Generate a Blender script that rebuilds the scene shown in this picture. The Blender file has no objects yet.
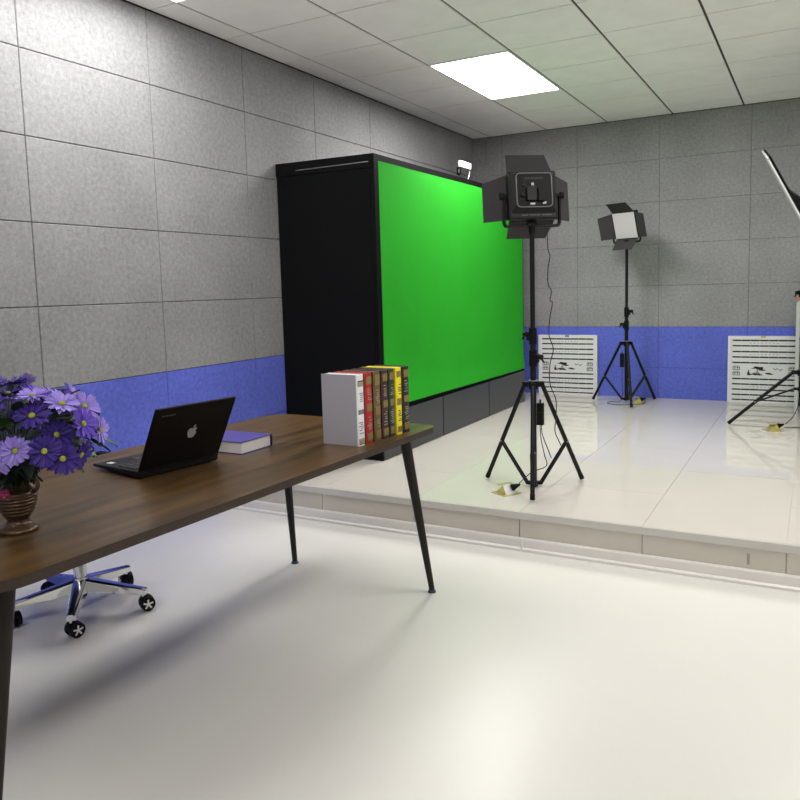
import bpy, math, random
from mathutils import Vector, Matrix, noise
R = math.radians
PI = math.pi
sc = bpy.context.scene
col = sc.collection
random.seed(7)

# ------------------------------------------------------------------ materials
def lin(c):
    c = c / 255.0
    return c / 12.92 if c <= 0.04045 else ((c + 0.055) / 1.055) ** 2.4

def rgb(r, g, b):
    return (lin(r), lin(g), lin(b), 1.0)

def mat(name, color, rough=0.5, metal=0.0, spec=0.5, coat=0.0, var=0.0, scale=20.0, bump=0.0,
        bump_scale=200.0, stretch=(1, 1, 1), emit=None, sheen=0.0, detail=6.0):
    m = bpy.data.materials.new(name)
    m.use_nodes = True
    nt = m.node_tree
    b = nt.nodes['Principled BSDF']
    b.inputs['Base Color'].default_value = color
    b.inputs['Roughness'].default_value = rough
    b.inputs['Metallic'].default_value = metal
    b.inputs['Specular IOR Level'].default_value = spec
    b.inputs['Coat Weight'].default_value = coat
    b.inputs['Sheen Weight'].default_value = sheen
    tc = nt.nodes.new('ShaderNodeTexCoord')
    mp = nt.nodes.new('ShaderNodeMapping')
    mp.inputs['Scale'].default_value = stretch
    nt.links.new(tc.outputs['Object'], mp.inputs['Vector'])
    if var > 0:
        n = nt.nodes.new('ShaderNodeTexNoise')
        n.inputs['Scale'].default_value = scale
        n.inputs['Detail'].default_value = detail
        nt.links.new(mp.outputs['Vector'], n.inputs['Vector'])
        ramp = nt.nodes.new('ShaderNodeValToRGB')
        ramp.color_ramp.elements[0].position = 0.3
        ramp.color_ramp.elements[1].position = 0.7
        ramp.color_ramp.elements[0].color = tuple(max(0, c * (1 - var)) for c in color[:3]) + (1,)
        ramp.color_ramp.elements[1].color = tuple(min(1, c * (1 + var)) for c in color[:3]) + (1,)
        nt.links.new(n.outputs['Fac'], ramp.inputs['Fac'])
        nt.links.new(ramp.outputs['Color'], b.inputs['Base Color'])
    if bump > 0:
        n2 = nt.nodes.new('ShaderNodeTexNoise')
        n2.inputs['Scale'].default_value = bump_scale
        n2.inputs['Detail'].default_value = 3
        nt.links.new(mp.outputs['Vector'], n2.inputs['Vector'])
        bp = nt.nodes.new('ShaderNodeBump')
        bp.inputs['Strength'].default_value = bump
        bp.inputs['Distance'].default_value = 0.002
        nt.links.new(n2.outputs['Fac'], bp.inputs['Height'])
        nt.links.new(bp.outputs['Normal'], b.inputs['Normal'])
    if emit:
        b.inputs['Emission Color'].default_value = emit[0]
        b.inputs['Emission Strength'].default_value = emit[1]
    return m

def felt(name, c):
    """pressed polyester felt: mottled at two scales with short light fibres"""
    m = mat(name, c, rough=0.95, spec=0.12, bump=0.35, bump_scale=160)
    nt = m.node_tree
    b = nt.nodes['Principled BSDF']
    tc = nt.nodes['Texture Coordinate']
    a = nt.nodes.new('ShaderNodeTexNoise'); a.inputs['Scale'].default_value = 2.2; a.inputs['Detail'].default_value = 3
    f = nt.nodes.new('ShaderNodeTexNoise'); f.inputs['Scale'].default_value = 42; f.inputs['Detail'].default_value = 8
    f.inputs['Roughness'].default_value = 0.75
    nt.links.new(tc.outputs['Object'], a.inputs['Vector'])
    nt.links.new(tc.outputs['Object'], f.inputs['Vector'])
    mx = nt.nodes.new('ShaderNodeMath'); mx.operation = 'MULTIPLY_ADD'
    mx.inputs[1].default_value = 0.35
    nt.links.new(a.outputs['Fac'], mx.inputs[0]); nt.links.new(f.outputs['Fac'], mx.inputs[2])
    ramp = nt.nodes.new('ShaderNodeValToRGB')
    ramp.color_ramp.elements[0].position = 0.5
    ramp.color_ramp.elements[1].position = 0.88
    ramp.color_ramp.elements[0].color = tuple(v * 0.76 for v in c[:3]) + (1,)
    ramp.color_ramp.elements[1].color = tuple(min(1, v * 1.26) for v in c[:3]) + (1,)
    nt.links.new(mx.outputs[0], ramp.inputs['Fac'])
    nt.links.new(ramp.outputs['Color'], b.inputs['Base Color'])
    return m

def wood(name, dark, light):
    m = mat(name, light, rough=0.33, spec=0.45)
    nt = m.node_tree
    b = nt.nodes['Principled BSDF']
    tc = nt.nodes['Texture Coordinate']
    mp = nt.nodes['Mapping']
    mp.inputs['Scale'].default_value = (11.0, 0.9, 11.0)
    n = nt.nodes.new('ShaderNodeTexNoise'); n.inputs['Scale'].default_value = 1.7; n.inputs['Detail'].default_value = 7
    n.inputs['Distortion'].default_value = 0.35
    nt.links.new(mp.outputs['Vector'], n.inputs['Vector'])
    mp2 = nt.nodes.new('ShaderNodeMapping'); mp2.inputs['Scale'].default_value = (120, 3.0, 120)
    nt.links.new(tc.outputs['Object'], mp2.inputs['Vector'])
    n2 = nt.nodes.new('ShaderNodeTexNoise'); n2.inputs['Scale'].default_value = 1.5; n2.inputs['Detail'].default_value = 4
    nt.links.new(mp2.outputs['Vector'], n2.inputs['Vector'])
    mx = nt.nodes.new('ShaderNodeMath'); mx.operation = 'MULTIPLY_ADD'; mx.inputs[1].default_value = 0.35
    nt.links.new(n2.outputs['Fac'], mx.inputs[0]); nt.links.new(n.outputs['Fac'], mx.inputs[2])
    ramp = nt.nodes.new('ShaderNodeValToRGB')
    ramp.color_ramp.elements[0].position = 0.5; ramp.color_ramp.elements[0].color = dark
    ramp.color_ramp.elements[1].position = 0.85; ramp.color_ramp.elements[1].color = light
    nt.links.new(mx.outputs[0], ramp.inputs['Fac'])
    nt.links.new(ramp.outputs['Color'], b.inputs['Base Color'])
    return m

M_GREY = felt('grey_felt', rgb(146, 146, 148))
M_BLUE = felt('blue_felt', rgb(98, 110, 205))
M_GAP = mat('dark_joint', rgb(48, 48, 50), 0.9)
M_CEIL = mat('ceiling_board', rgb(248, 247, 246), 0.9, var=0.03, scale=6, bump=0.2, bump_scale=120)
M_CGAP = mat('ceiling_joint', rgb(72, 70, 64), 0.8)
M_WALLW = mat('plain_wall_paint', rgb(214, 212, 205), 0.85, var=0.02, scale=3)
M_FLOOR = mat('cream_vinyl', rgb(220, 218, 212), 0.3, spec=0.4, var=0.02, scale=1.6, bump=0.03, bump_scale=6)
M_TILE = mat('polished_cream_tile', rgb(209, 204, 195), 0.035, spec=0.36, var=0.02, scale=2.5, bump=0.02, bump_scale=3)
M_GROUT = mat('tile_grout', rgb(176, 168, 154), 0.9)
M_RISER = mat('beige_riser_tile', rgb(196, 190, 178), 0.3, var=0.04, scale=5)
M_NOSE = mat('pale_grey_nosing', rgb(196, 193, 187), 0.35, var=0.03, scale=8)
M_SKIRT = mat('white_trunking', rgb(222, 219, 214), 0.35)
M_STAIN = mat('grey_scuff', rgb(150, 145, 136), 0.8)
M_BOX = mat('matte_black_panel', rgb(15, 16, 18), 0.75, spec=0.08, var=0.08, scale=30)
M_BOXD = mat('deep_black_trim', rgb(12, 12, 13), 0.65, spec=0.1)
M_DOOR = mat('charcoal_laminate', rgb(60, 62, 62), 0.35, spec=0.4, var=0.05, scale=12)
M_GREEN = mat('chroma_green_cloth', rgb(40, 166, 38), 0.85, spec=0.15, var=0.03, scale=3, bump=0.15, bump_scale=5)
M_ALU = mat('brushed_aluminium', rgb(170, 170, 172), 0.35, metal=1.0)
M_CHROME = mat('polished_chrome', rgb(215, 216, 220), 0.08, metal=1.0)
M_BLKP = mat('black_plastic', rgb(10, 10, 11), 0.5, spec=0.18)
M_BLKM = mat('black_painted_metal', rgb(11, 11, 12), 0.42, spec=0.28)
M_GREYP = mat('dark_grey_plastic', rgb(22, 22, 23), 0.4, spec=0.2)
M_RIM = mat('highlight_grey_rim', rgb(120, 116, 118), 0.35, spec=0.6)
M_FLAP = mat('matte_dark_flap', rgb(58, 56, 58), 0.75, spec=0.2)
M_DIFF = mat('white_diffuser', rgb(200, 193, 200), 0.5, spec=0.3)
M_WHITE = mat('white_paint', rgb(226, 227, 228), 0.4, spec=0.4)
M_INK = mat('black_ink', rgb(42, 40, 42), 0.7)
M_DOT = mat('grey_ink', rgb(120, 122, 128), 0.7)
M_WOOD = wood('walnut_laminate', rgb(54, 39, 22), rgb(102, 76, 43))
M_EDGE = mat('brown_edge_banding', rgb(58, 47, 38), 0.5, spec=0.3)
M_LEG = mat('dark_brown_leg_paint', rgb(30, 25, 20), 0.5, spec=0.3)
M_TEAL = mat('dark_teal_glide', rgb(20, 60, 90), 0.3, spec=0.6)
M_LAP = mat('glossy_black_laptop', rgb(6, 6, 7), 0.35, spec=0.25)
M_KEY = mat('black_key', rgb(30, 30, 31), 0.5)
M_SCREEN = mat('dark_screen', rgb(8, 9, 10), 0.15)
M_LOGO = mat('silver_logo', rgb(176, 178, 180), 0.4, metal=0.2)
M_FAINT = mat('faint_grey_print', rgb(70, 70, 72), 0.5)
M_PAPER = mat('page_block_white', rgb(228, 226, 222), 0.8, bump=0.5, bump_scale=40, stretch=(1, 1, 60))
M_NAVY = mat('blue_violet_cover', rgb(72, 62, 150), 0.4, spec=0.5)
M_NAVYD = mat('dark_navy_spine', rgb(28, 22, 52), 0.45)
M_GOLDOL = mat('dull_gold_foil', rgb(134, 116, 62), 0.5, metal=0.15)
M_SAGE = mat('sage_label', rgb(150, 150, 118), 0.6)
M_BRASS = mat('brass', rgb(196, 184, 128), 0.35, metal=0.45)
M_YELL = mat('yellow_brass_side', rgb(198, 190, 96), 0.4)
M_BRONZE = mat('antique_bronze_glaze', rgb(92, 72, 54), 0.3, metal=0.55, var=0.35, scale=45, bump=0.6, bump_scale=90)
M_PINK = mat('pink_rose_glaze', rgb(176, 52, 110), 0.4)
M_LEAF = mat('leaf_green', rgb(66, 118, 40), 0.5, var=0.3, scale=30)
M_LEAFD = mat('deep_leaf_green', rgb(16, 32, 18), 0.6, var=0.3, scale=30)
M_STEM = mat('stem_green', rgb(52, 84, 40), 0.6)
M_FC = mat('yellow_green_centre', rgb(150, 156, 48), 0.7, var=0.25, scale=250)
M_P1 = mat('lavender_petal', rgb(160, 140, 226), 0.6, var=0.12, scale=40)
M_P2 = mat('violet_petal', rgb(98, 66, 192), 0.6, var=0.2, scale=35)
M_P3 = mat('deep_purple_petal', rgb(52, 26, 128), 0.6, var=0.25, scale=35)
M_FAB = mat('navy_black_mesh_cloth', rgb(34, 36, 58), 0.85, bump=0.4, bump_scale=300)
M_ORANGE = mat('orange_brown_wood', rgb(186, 120, 82), 0.6)
M_POST = mat('pale_grey_steel', rgb(196, 200, 198), 0.45)
M_CABLE = mat('black_cable_rubber', rgb(20, 20, 20), 0.55)
M_LIT = mat('lit_led_face', rgb(255, 255, 255), 0.5, emit=((1, 0.99, 0.97, 1), 2.0))
M_PANEL = mat('lit_ceiling_panel', rgb(255, 255, 255), 0.5, emit=((1.0, 0.985, 0.95, 1), 8.0))

# ------------------------------------------------------------------ mesh builder
class MB:
    def __init__(self):
        self.v = []; self.f = []; self.mi = []; self.sm = []; self.mats = []
    def m(self, material):
        if material not in self.mats: self.mats.append(material)
        return self.mats.index(material)
    def add(self, verts, faces, material, M=None, smooth=False):
        o = len(self.v); k = self.m(material)
        for p in verts:
            p = Vector(p)
            self.v.append(M @ p if M is not None else p)
        for f in faces:
            self.f.append(tuple(o + i for i in f)); self.mi.append(k); self.sm.append(smooth)
    def box(self, a, b, material, M=None):
        (x0, y0, z0), (x1, y1, z1) = a, b
        x0, x1 = min(x0, x1), max(x0, x1); y0, y1 = min(y0, y1), max(y0, y1); z0, z1 = min(z0, z1), max(z0, z1)
        v = [(x0, y0, z0), (x1, y0, z0), (x1, y1, z0), (x0, y1, z0), (x0, y0, z1), (x1, y0, z1), (x1, y1, z1), (x0, y1, z1)]
        f = [(0, 3, 2, 1), (4, 5, 6, 7), (0, 1, 5, 4), (1, 2, 6, 5), (2, 3, 7, 6), (3, 0, 4, 7)]
        self.add(v, f, material, M)
    def cbox(self, c, s, material, M=None):
        self.box([c[i] - s[i] / 2 for i in range(3)], [c[i] + s[i] / 2 for i in range(3)], material, M)
    def prism(self, poly, z0, z1, material, M=None, side=None, smooth_side=False):
        n = len(poly)
        area = sum(poly[i][0] * poly[(i + 1) % n][1] - poly[(i + 1) % n][0] * poly[i][1] for i in range(n))
        if area < 0: poly = list(reversed(poly))
        v = [(p[0], p[1], z0) for p in poly] + [(p[0], p[1], z1) for p in poly]
        self.add(v, [tuple(range(n - 1, -1, -1)), tuple(range(n, 2 * n))], material, M)
        self.add(v, [(i, (i + 1) % n, n + (i + 1) % n, n + i) for i in range(n)], side or material, M, smooth_side)
    def tube(self, pts, rad, material, M=None, seg=12, caps=True, smooth=True):
        pts = [Vector(p) for p in pts]
        n = len(pts)
        rad = rad if isinstance(rad, (list, tuple)) else [rad] * n
        t0 = (pts[1] - pts[0]).normalized()
        up = Vector((0, 0, 1)) if abs(t0.z) < 0.9 else Vector((1, 0, 0))
        nrm = t0.cross(up).normalized()
        v = []
        for i in range(n):
            if i == 0: t = pts[1] - pts[0]
            elif i == n - 1: t = pts[-1] - pts[-2]
            else: t = (pts[i + 1] - pts[i]).normalized() + (pts[i] - pts[i - 1]).normalized()
            t.normalize()
            nrm = (nrm - t * nrm.dot(t)).normalized()
            b = t.cross(nrm)
            for k in range(seg):
                a = 2 * PI * k / seg
                v.append(pts[i] + (nrm * math.cos(a) + b * math.sin(a)) * rad[i])
        f = []
        for i in range(n - 1):
            for k in range(seg):
                k2 = (k + 1) % seg
                f.append((i * seg + k, i * seg + k2, (i + 1) * seg + k2, (i + 1) * seg + k))
        self.add(v, f, material, M, smooth)
        if caps:
            self.add(v[:seg], [tuple(range(seg - 1, -1, -1))], material, M)
            self.add(v[-seg:], [tuple(range(seg))], material, M)
    def lathe(self, prof, material, M=None, seg=32, ridge=0.0, ridges=0):
        v = []; n = len(prof)
        for (r, z) in prof:
            for k in range(seg):
                a = 2 * PI * k / seg
                rr = r * (1 + (ridge * math.cos(ridges * a) if ridges else 0))
                v.append((rr * math.cos(a), rr * math.sin(a), z))
        f = [(i * seg + k, i * seg + (k + 1) % seg, (i + 1) * seg + (k + 1) % seg, (i + 1) * seg + k)
             for i in range(n - 1) for k in range(seg)]
        self.add(v, f, material, M, True)
        self.add(v[:seg], [tuple(range(seg - 1, -1, -1))], material, M)
        self.add(v[-seg:], [tuple(range(seg))], material, M)
    def ball(self, c, r, material, M=None, seg=14, rings=8, s=(1, 1, 1)):
        prof = []
        v = [(c[0], c[1], c[2] - r * s[2])]
        for i in range(1, rings):
            th = PI * i / rings
            for k in range(seg):
                a = 2 * PI * k / seg
                v.append((c[0] + r * s[0] * math.sin(th) * math.cos(a), c[1] + r * s[1] * math.sin(th) * math.sin(a), c[2] - r * s[2] * math.cos(th)))
        v.append((c[0], c[1], c[2] + r * s[2]))
        f = [(0, 1 + (k + 1) % seg, 1 + k) for k in range(seg)]
        for i in range(rings - 2):
            for k in range(seg):
                f.append((1 + i * seg + k, 1 + i * seg + (k + 1) % seg, 1 + (i + 1) * seg + (k + 1) % seg, 1 + (i + 1) * seg + k))
        top = len(v) - 1; o = 1 + (rings - 2) * seg
        f += [(top, o + k, o + (k + 1) % seg) for k in range(seg)]
        self.add(v, f, material, M, True)
    def build(self, name, parent=None, origin=None, bevel=0.0, seg=2):
        me = bpy.data.meshes.new(name)
        vs = self.v
        if origin is not None:
            ov = Vector(origin); vs = [p - ov for p in vs]
        me.from_pydata([tuple(p) for p in vs], [], self.f)
        for mm in self.mats: me.materials.append(mm)
        for i, p in enumerate(me.polygons):
            p.material_index = self.mi[i]; p.use_smooth = self.sm[i]
        me.update()
        o = bpy.data.objects.new(name, me)
        col.objects.link(o)
        if origin is not None: o.location = origin
        if parent is not None: o.parent = parent
        if bevel > 0:
            b = o.modifiers.new('bevel', 'BEVEL'); b.width = bevel; b.segments = seg
            b.limit_method = 'ANGLE'; b.angle_limit = R(40)
        return o

def tag(o, label=None, cat=None, group=None, kind=None):
    if label: o['label'] = label
    if cat: o['category'] = cat
    if group: o['group'] = group
    if kind: o['kind'] = kind
    return o

def thing(name, label, cat, loc=(0, 0, 0), rz=0.0, group=None):
    o = bpy.data.objects.new(name, None)
    o.empty_display_size = 0.05
    col.objects.link(o)
    o.location = loc; o.rotation_euler = (0, 0, rz)
    return tag(o, label, cat, group)

def struct(mb, name, **k):
    o = mb.build(name, **k); o['kind'] = 'structure'; return o

def copy_tree(o, parent=None):
    c = o.copy(); col.objects.link(c)
    if parent is not None: c.parent = parent
    for ch in list(o.children): copy_tree(ch, c)
    return c

def spline(pts, n=8):
    pts = [Vector(p) for p in pts]
    P = [pts[0] * 2 - pts[1]] + pts + [pts[-1] * 2 - pts[-2]]
    out = []
    for i in range(1, len(P) - 2):
        for k in range(n):
            t = k / n
            a, b, c, d = P[i - 1], P[i], P[i + 1], P[i + 2]
            out.append(0.5 * ((2 * b) + (c - a) * t + (2 * a - 5 * b + 4 * c - d) * t * t + (3 * b - a - 3 * c + d) * t ** 3))
    out.append(pts[-1])
    return out

def rrect(x0, y0, x1, y1, r, n=6):
    out = []
    for (cx, cy, a0) in ((x1 - r, y1 - r, 0), (x0 + r, y1 - r, 90), (x0 + r, y0 + r, 180), (x1 - r, y0 + r, 270)):
        for k in range(n + 1):
            a = R(a0 + 90 * k / n)
            out.append((cx + r * math.cos(a), cy + r * math.sin(a)))
    return out

# ------------------------------------------------------------------ the room
ZC = 2.903          # ceiling
PT = 0.199          # platform top
PY = -4.136         # platform front edge
RX = 6.4            # right wall
FY = -10.0          # wall behind the photographer
PW = 0.7952         # felt board length
ZB = 0.9            # top of the blue band

def panel_wall(name, along, lo, hi, joint0, plane_fn, z_rows, G=0.0016, C=0.003):
    """felt boards with chamfered edges; plane_fn(s, d, z) -> world point"""
    mb = MB()
    js = []
    k = math.floor((lo - joint0) / PW) - 1
    while joint0 + k * PW < hi + PW:
        js.append(joint0 + k * PW); k += 1
    js = [j for j in js if lo + 0.02 < j < hi - 0.02]
    edges = [lo] + js + [hi]
    D = 0.012
    for (z0, z1, mt) in z_rows:
        for a, b in zip(edges[:-1], edges[1:]):
            s0, s1, t0, t1 = a + G, b - G, z0 + G, z1 - G
            v = [plane_fn(s0, 0, t0), plane_fn(s1, 0, t0), plane_fn(s1, 0, t1), plane_fn(s0, 0, t1),
                 plane_fn(s0, D - C, t0), plane_fn(s1, D - C, t0), plane_fn(s1, D - C, t1), plane_fn(s0, D - C, t1),
                 plane_fn(s0 + C, D, t0 + C), plane_fn(s1 - C, D, t0 + C), plane_fn(s1 - C, D, t1 - C), plane_fn(s0 + C, D, t1 - C)]
            f = [(8, 9, 10, 11), (0, 1, 5, 4), (1, 2, 6, 5), (2, 3, 7, 6), (3, 0, 4, 7),
                 (4, 5, 9, 8), (5, 6, 10, 9), (6, 7, 11, 10), (7, 4, 8, 11)]
            mb.add(v, f, mt)
    v = [plane_fn(lo, 0.002, 0), plane_fn(hi, 0.002, 0), plane_fn(hi, 0.002, ZC), plane_fn(lo, 0.002, ZC)]
    mb.add(v, [(0, 1, 2, 3)], M_GAP)
    v2 = [plane_fn(lo, -0.1, 0), plane_fn(hi, -0.1, 0), plane_fn(hi, -0.1, ZC), plane_fn(lo, -0.1, ZC)]
    mb.add(v + v2, [(4, 5, 6, 7), (0, 1, 5, 4), (3, 2, 6, 7), (1, 2, 6, 5), (0, 3, 7, 4)], M_GAP)
    o = struct(mb, name)
    return o

rows = [(0.0, 0.1, M_BLUE), (0.1, 0.5, M_BLUE), (0.5, 0.9, M_BLUE)] + [(0.9 + 0.4 * i, 0.9 + 0.4 * (i + 1), M_GREY) for i in range(5)]
panel_wall('wall_left', 'y', FY, 0.0, -5.335, lambda s, d, z: (d - 0.012, s, z), rows)
panel_wall('wall_back', 'x', 0.0, RX, 2.7176, lambda s, d, z: (s, 0.012 - d, z), rows, G=0.0009, C=0.0022)
# slim boxed pilaster in the far corner
mb = MB(); mb.box((0.0, -0.012, 0.2), (0.152, 0.0, ZC), M_GREY)
struct(mb, 'trim_1', bevel=0.002)

mb = MB(); mb.box((RX, FY - 0.1, 0), (RX + 0.1, 0.1, ZC), M_WALLW); struct(mb, 'wall_right')
mb = MB(); mb.box((-0.1, FY - 0.1, 0), (RX, FY, ZC), M_WALLW); struct(mb, 'wall_front')
mb = MB(); mb.box((-0.1, FY - 0.1, -0.1), (RX + 0.1, 0.1, 0), M_FLOOR); struct(mb, 'floor')

# ceiling boards on a visible grid; the lit panels fill some cells
xs = [0.0]; x = 0.2
while x < RX: xs.append(x); x += 0.612
xs.append(RX)
ys = [0.0]; y = -0.31
while y > FY: ys.append(y); y -= 0.6
ys.append(FY)
light_cells = []
PANX = [xs[2], xs[6]]                  # left edges of lit columns
light_cells = [(xs[2], ys[3]), (xs[1], ys[8]), (xs[2], ys[13]), (xs[6], ys[3]), (xs[6], ys[7]), (xs[6], ys[13])]
mb = MB()
def is_light(xa, yb):
    for (lx, ly) in light_cells:
        if abs(xa - lx) < 0.01 and (abs(yb - ly) < 0.01 or abs(yb - (ly - 0.6)) < 0.01): return True
    return False
for i in range(len(xs) - 1):
    for j in range(len(ys) - 1):
        if is_light(xs[i], ys[j]): continue
        mb.box((xs[i] + 0.008, ys[j + 1] + 0.0045, ZC), (xs[i + 1] - 0.008, ys[j] - 0.0045, ZC + 0.02), M_CEIL)
mb.box((-0.1, FY - 0.1, ZC + 0.006), (RX + 0.1, 0.1, ZC + 0.08), M_CGAP)
struct(mb, 'ceiling')

# ceiling lights
spots = ['first row from the green screen, left column', 'middle row, left column', 'row behind the desk, left column',
         'first row from the green screen, right column', 'middle row, right column', 'row behind the desk, right column']
proto = None
ENERGY = [46, 19, 10, 12, 32, 18]
for n, (lx, ly) in enumerate(light_cells):
    w, l = 0.612, 1.2
    cx, cy = lx + w / 2, ly - l / 2
    lab = 'white lit rectangular ceiling light panel, ' + spots[n]
    if proto is None:
        proto = thing('ceiling_light', lab, 'ceiling light', (cx, cy, ZC), group='lit ceiling panels')
        a = MB()
        for (x0, y0, x1, y1) in ((-w/2+.004, -l/2+.004, -w/2+.02, l/2-.004), (w/2-.02, -l/2+.004, w/2-.004, l/2-.004),
                                 (-w/2+.02, -l/2+.004, w/2-.02, -l/2+.02), (-w/2+.02, l/2-.02, w/2-.02, l/2-.004)):
            a.box((x0, y0, -0.004), (x1, y1, 0.004), M_WHITE)
        a.build('frame', proto)
        a = MB(); a.box((-w/2+.02, -l/2+.02, -0.006), (w/2-.02, l/2-.02, 0.004), M_PANEL); a.build('diffuser', proto)
    else:
        c = copy_tree(proto); c.location = (cx, cy, ZC); c['label'] = lab
    L = bpy.data.lights.new('ceiling_lamp', 'AREA'); L.shape = 'RECTANGLE'; L.size = w - 0.05; L.size_y = l - 0.05
    L.energy = ENERGY[n]; L.color = (1.0, 0.975, 0.965)
    lo = bpy.data.objects.new('ceiling_lamp', L); col.objects.link(lo); lo.location = (cx, cy, ZC - 0.04)

# ------------------------------------------------------------------ the tiled platform
mb = MB()
mb.box((0, PY + 0.012, 0.0), (RX, 0, PT - 0.008), M_GROUT)
tx = []; x = 3.185 - 0.605 * 6
while x < RX: tx.append(x); x += 0.605
tx.append(RX)
for i in range(len(tx) - 1):
    x0, x1 = max(tx[i], 0), tx[i + 1]
    if x1 <= 0: continue
    k = round((tx[i] - 3.185) / 0.605)
    off = 0.0 if k % 2 == 0 else 0.59
    ye = [PY + 0.0]
    yy = -3.535 + (0.585 if k % 2 else 0)
    while yy < 0: ye.append(yy); yy += 1.18
    ye.append(0)
    for a, b in zip(ye[:-1], ye[1:]):
        mb.box((x0 + 0.0009, max(a, PY + 0.004) + 0.0009, PT - 0.02), (x1 - 0.0009, b - 0.0009, PT), M_TILE)
struct(mb, 'platform')
mb = MB()   # nosing
mb.box((0, PY - 0.006, 0.162), (RX, PY + 0.0035, PT - 0.0005), M_NOSE)
struct(mb, 'trim_2', bevel=0.0015)
mb = MB()   # riser slabs
xe = [0.0, 0.16, 0.765, 1.37, 1.975, 2.58, 3.185, 3.79, 4.395, 5.0, 5.605, 6.21, RX]
for a, b in zip(xe[:-1], xe[1:]):
    mb.box((a + 0.0018, PY + 0.002, 0.0), (b - 0.0018, PY + 0.012, 0.162), M_RISER)
mb.box((3.03, PY + 0.0012, 0.085), (3.042, PY + 0.0022, 0.135), M_STAIN)
struct(mb, 'trim_3')
mb = MB()   # white skirting trunking along the foot of the step
prof = [(0.0, 0.0), (-0.026, 0.0), (-0.026, 0.012), (-0.020, 0.017), (-0.014, 0.019), (-0.013, 0.058), (-0.009, 0.066), (0.0, 0.066)]
for a, b in ((0.0, 1.988), (1.996, RX)):
    v = [(a, PY + 0.002 + p[0], p[1]) for p in prof] + [(b, PY + 0.002 + p[0], p[1]) for p in prof]
    n = len(prof)
    mb.add(v, [tuple(range(n)), tuple(range(2 * n - 1, n - 1, -1))] + [(i, n + i, n + (i + 1) % n, (i + 1) % n) for i in range(n)], M_SKIRT)
mb.box((1.986, PY - 0.018, 0.0), (1.998, PY + 0.002, 0.066), M_WHITE)
struct(mb, 'baseboard_platform')

# ------------------------------------------------------------------ green screen cabinet
bx = 0.765; y0, y1 = -3.41, -0.61
g = thing('green_screen_cabinet', 'large black box cabinet with a chroma green screen on its long face', 'green screen cabinet', (0.38, -2.0, PT))
def local(o, root):
    o.location = Vector(o.location) - Vector(root.location); return o
def gpart(mb, name, bevel=0.0, lab=None):
    o = mb.build(name, g, bevel=bevel); o.location = -Vector(g.location)
    if lab: o['label'] = lab
    return o
mb = MB(); mb.prism([(0.003, y0 - .03), (bx - .03, y0), (bx - .03, y1), (.003, y1)], PT, 2.17, M_BOX); gpart(mb, 'body', 0.003)
mb = MB()   # frame: top rail round the box and the front posts
mb.prism([(0.003, y0 - .038), (bx - .03, y0 - .008), (bx - .03, y0), (.003, y0 - .03)], 2.12, 2.205, M_BOXD)
mb.box((bx - 0.03, y0 - 0.008, 2.16), (bx, y1, 2.205), M_BOXD)
mb.box((bx - 0.03, y0 - 0.008, 0.2), (bx, y0 + 0.045, 2.16), M_BOXD)
mb.box((bx - 0.03, y1 - 0.02, 0.2), (bx, y1, 2.16), M_BOXD)
mb.box((0.003, y0, 2.17), (bx - 0.03, y1, 2.2), M_BOXD)
gpart(mb, 'frame', 0.002)
mb = MB(); mb.tube([(0.17, y0 - 0.035, 2.148), (0.725, y0 - 0.012, 2.155)], 0.0035, M_ALU, seg=8)
gpart(mb, 'curtain_rail', lab='thin bright metal rail under the top edge')
# green cloth, slightly bowed with a soft roll and wrinkles near its lower hem
mb = MB(); NY, NZ = 90, 60
vs = []
for j in range(NZ + 1):
    t = j / NZ
    for i in range(NY + 1):
        s = i / NY
        yy = y0 + 0.045 + s * (y1 - 0.02 - y0 - 0.045)
        zb = 0.548 - 0.02 * s
        zz = zb + t * (2.162 - zb)
        bulge = 0.010 * math.exp(-(t / 0.05) ** 2) + 0.002 * noise.noise(Vector((yy * 1.6, zz * 1.2, 0)))
        w = 0.004 * noise.noise(Vector((yy * 5, zz * 14, 3))) * max(0, 1 - t / 0.12)
        if t > 0.93: w += 0.004 * noise.noise(Vector((yy * 4, zz * 22, 8))) * (t - 0.93) / 0.07
        vs.append((bx + 0.002 + bulge + w, yy, zz))
nv = len(vs)
vs2 = vs + [(p[0] - 0.006, p[1], p[2]) for p in vs]
f1 = []; f2 = []
for j in range(NZ):
    for i in range(NY):
        a = j * (NY + 1) + i
        f1.append((a, a + 1, a + NY + 2, a + NY + 1)); f2.append((nv + a, nv + a + NY + 1, nv + a + NY + 2, nv + a + 1))
mb.add(vs2, f1 + f2, M_GREEN, smooth=True)
for i in range(NY):
    mb.add([vs2[i], vs2[i + 1], vs2[nv + i + 1], vs2[nv + i]], [(0, 3, 2, 1)], M_GREEN)
gpart(mb, 'green_screen')
mb = MB(); mb.box((bx - 0.03, y0, PT), (bx - 0.012, y1, 0.56), M_BOXD); gpart(mb, 'base')
sep = [y0 + 0.0, -2.482, -1.545, y1 + 0.0]
for a, b in zip(sep[:-1], sep[1:]):
    mb = MB(); mb.box((bx - 0.012, a + 0.007, PT + 0.004), (bx + 0.006, b - 0.007, 0.508), M_DOOR)
    gpart(mb, 'door', 0.0015)

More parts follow.
